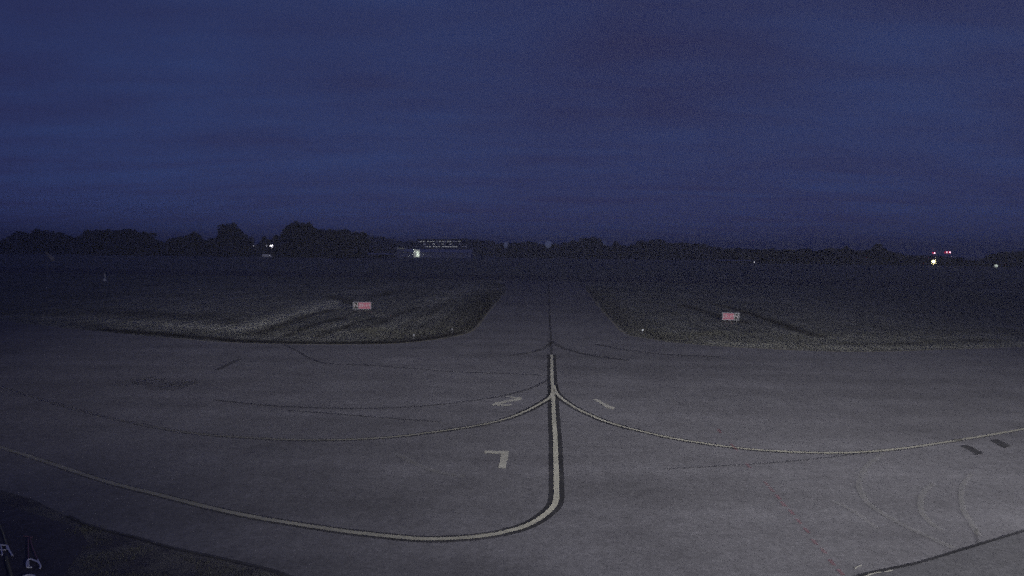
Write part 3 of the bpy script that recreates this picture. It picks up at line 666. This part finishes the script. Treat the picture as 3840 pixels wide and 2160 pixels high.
special = {853: 'tall peaked tree crown just left of the gap with the bright white lamp', 1139: 'broad tall tree crown right of the bright white lamp, highest of its long clump', 730: 'single rounded tree between two lower stretches of the left treeline',
           2225: 'rounded tree crown rising above the low treeline right of the taxiway', 3290: 'upright tree with a ragged top, last one left of the red lights', 990: 'thin young tree in the gap beside the bright white lamp', 2151: 'small pointed tree just left of the round crown beyond the taxiway', 473: 'widest tree crown of the domed clump at the far left', 2460: 'broad flat-topped tree right of the round crown in the middle', 3774: 'tree clump rising again at the far right edge',
           3171: 'narrow spiky tree standing a little above the right treeline', 86: 'leftmost rounded tree by the edge of the view', 157: 'second rounded tree from the left edge, behind the windsock'}
G_LEFT = ('dark leafy tree in the tall dense treeline left of the hangar', 'trees of the left treeline')
G_MID = ('dark tree in the low even treeline behind the hangar and the taxiway end', 'trees of the middle treeline')
G_RIGHT = ('dark tree in the low treeline on the right half beyond the runway', 'trees of the right treeline')
def lab(x): return G_LEFT if x < 1400 else G_MID if x < 2120 else G_RIGHT
for i, (x, wm) in enumerate(sorted(peaks.items())):
    l, g = lab(x); Y = tree_Y(x) - 12 + (i % 3) * 6
    tree(x, skyline(x), Y, wm * 1.15, crowns[i % 7 if wm > 9 else 4], special.get(x, l), None if x in special else g)
x = -180; i = 0
while x < 4080:
    Y = tree_Y(x) + random.uniform(0, 28); k = Y / F; wpx = random.uniform(38, 58); top = max(skyline(x), skyline(x - wpx * .28) , skyline(x + wpx * .28)) + random.uniform(-1.5, 3.5)
    if not (940 < x < 975): 
        l, g = lab(x); tree(x, top, Y, wpx * k * 1.25, random.choice(crowns), l, g)
    x += wpx * .42; i += 1
# shrubs along the foot of the trees close the gaps between the trunks
x = -150
while x < 4050:
    Y = tree_Y(x) - random.uniform(0, 12); k = Y / F
    if 1360 < x < 1860: Y = 600 if x < 1560 or x > 1770 else 700; k = Y / F
    wpx = random.uniform(40, 60); hor = 910 + .0135 * x
    top = min(hor + random.uniform(-8, 3), 990); top = max(top, skyline(x) + 12)
    if not (3430 < x < 3540 or 2690 < x < 2830):
        l = 'low dark shrub at the foot of the treeline'; tree(x, top, Y, wpx * k * .62, random.choice(shrubs), l, 'shrubs at the foot of the treeline', 'shrub', 'shrub')
    x += wpx * .62
# a far wood behind everything, one mass
v = []; f = []; R = random.Random(5)
for _ in range(42000):
    x = R.uniform(-250, 4100); Yw = tree_Y(x) + 45 + R.uniform(0, 30); zt = Q(x, skyline(x) + 7, Yw).z * (1 - .22 * abs(noise.noise(Vector((x * .03, 3, 0)))))
    z = R.uniform(0, 1) ** .8 * max(zt, 2); p = at(x, Yw, z); q = R.uniform(.6, 1.2)
    ax = Vector((R.gauss(0, 1), R.gauss(0, 1), R.gauss(0, 1))).normalized(); bx = ax.orthogonal().normalized() * q; cv = ax.cross(bx).normalized() * q
    b = len(v); v += [p - bx - cv, p + bx - cv, p + bx + cv, p - bx + cv]; f.append([b, b + 1, b + 2, b + 3])
tag(new_obj('far_wood', v, f, M['leaf'][0]), 'dark far wood closing the view behind the single trees', 'wood', kind='stuff')

# ------------------------------------------------------------------ evening haze
hz = MB().box((0, 1450, 24), (6400, 3300, 52)).build('haze', None); hz.location = (0, 0, 0); tag(hz, 'thin evening haze over the airfield', 'haze', kind='stuff')
hm = bpy.data.materials.new('haze_volume'); hm.use_nodes = True; n = hm.node_tree.nodes; n.clear()
out = n.new('ShaderNodeOutputMaterial'); pv = n.new('ShaderNodeVolumePrincipled'); pv.inputs['Color'].default_value = (.86, .84, .88, 1); pv.inputs['Density'].default_value = .00085; pv.inputs['Anisotropy'].default_value = 0.2
hm.node_tree.links.new(pv.outputs[0], out.inputs['Volume']); hz.data.materials.append(hm); hz.display_type = 'WIRE'
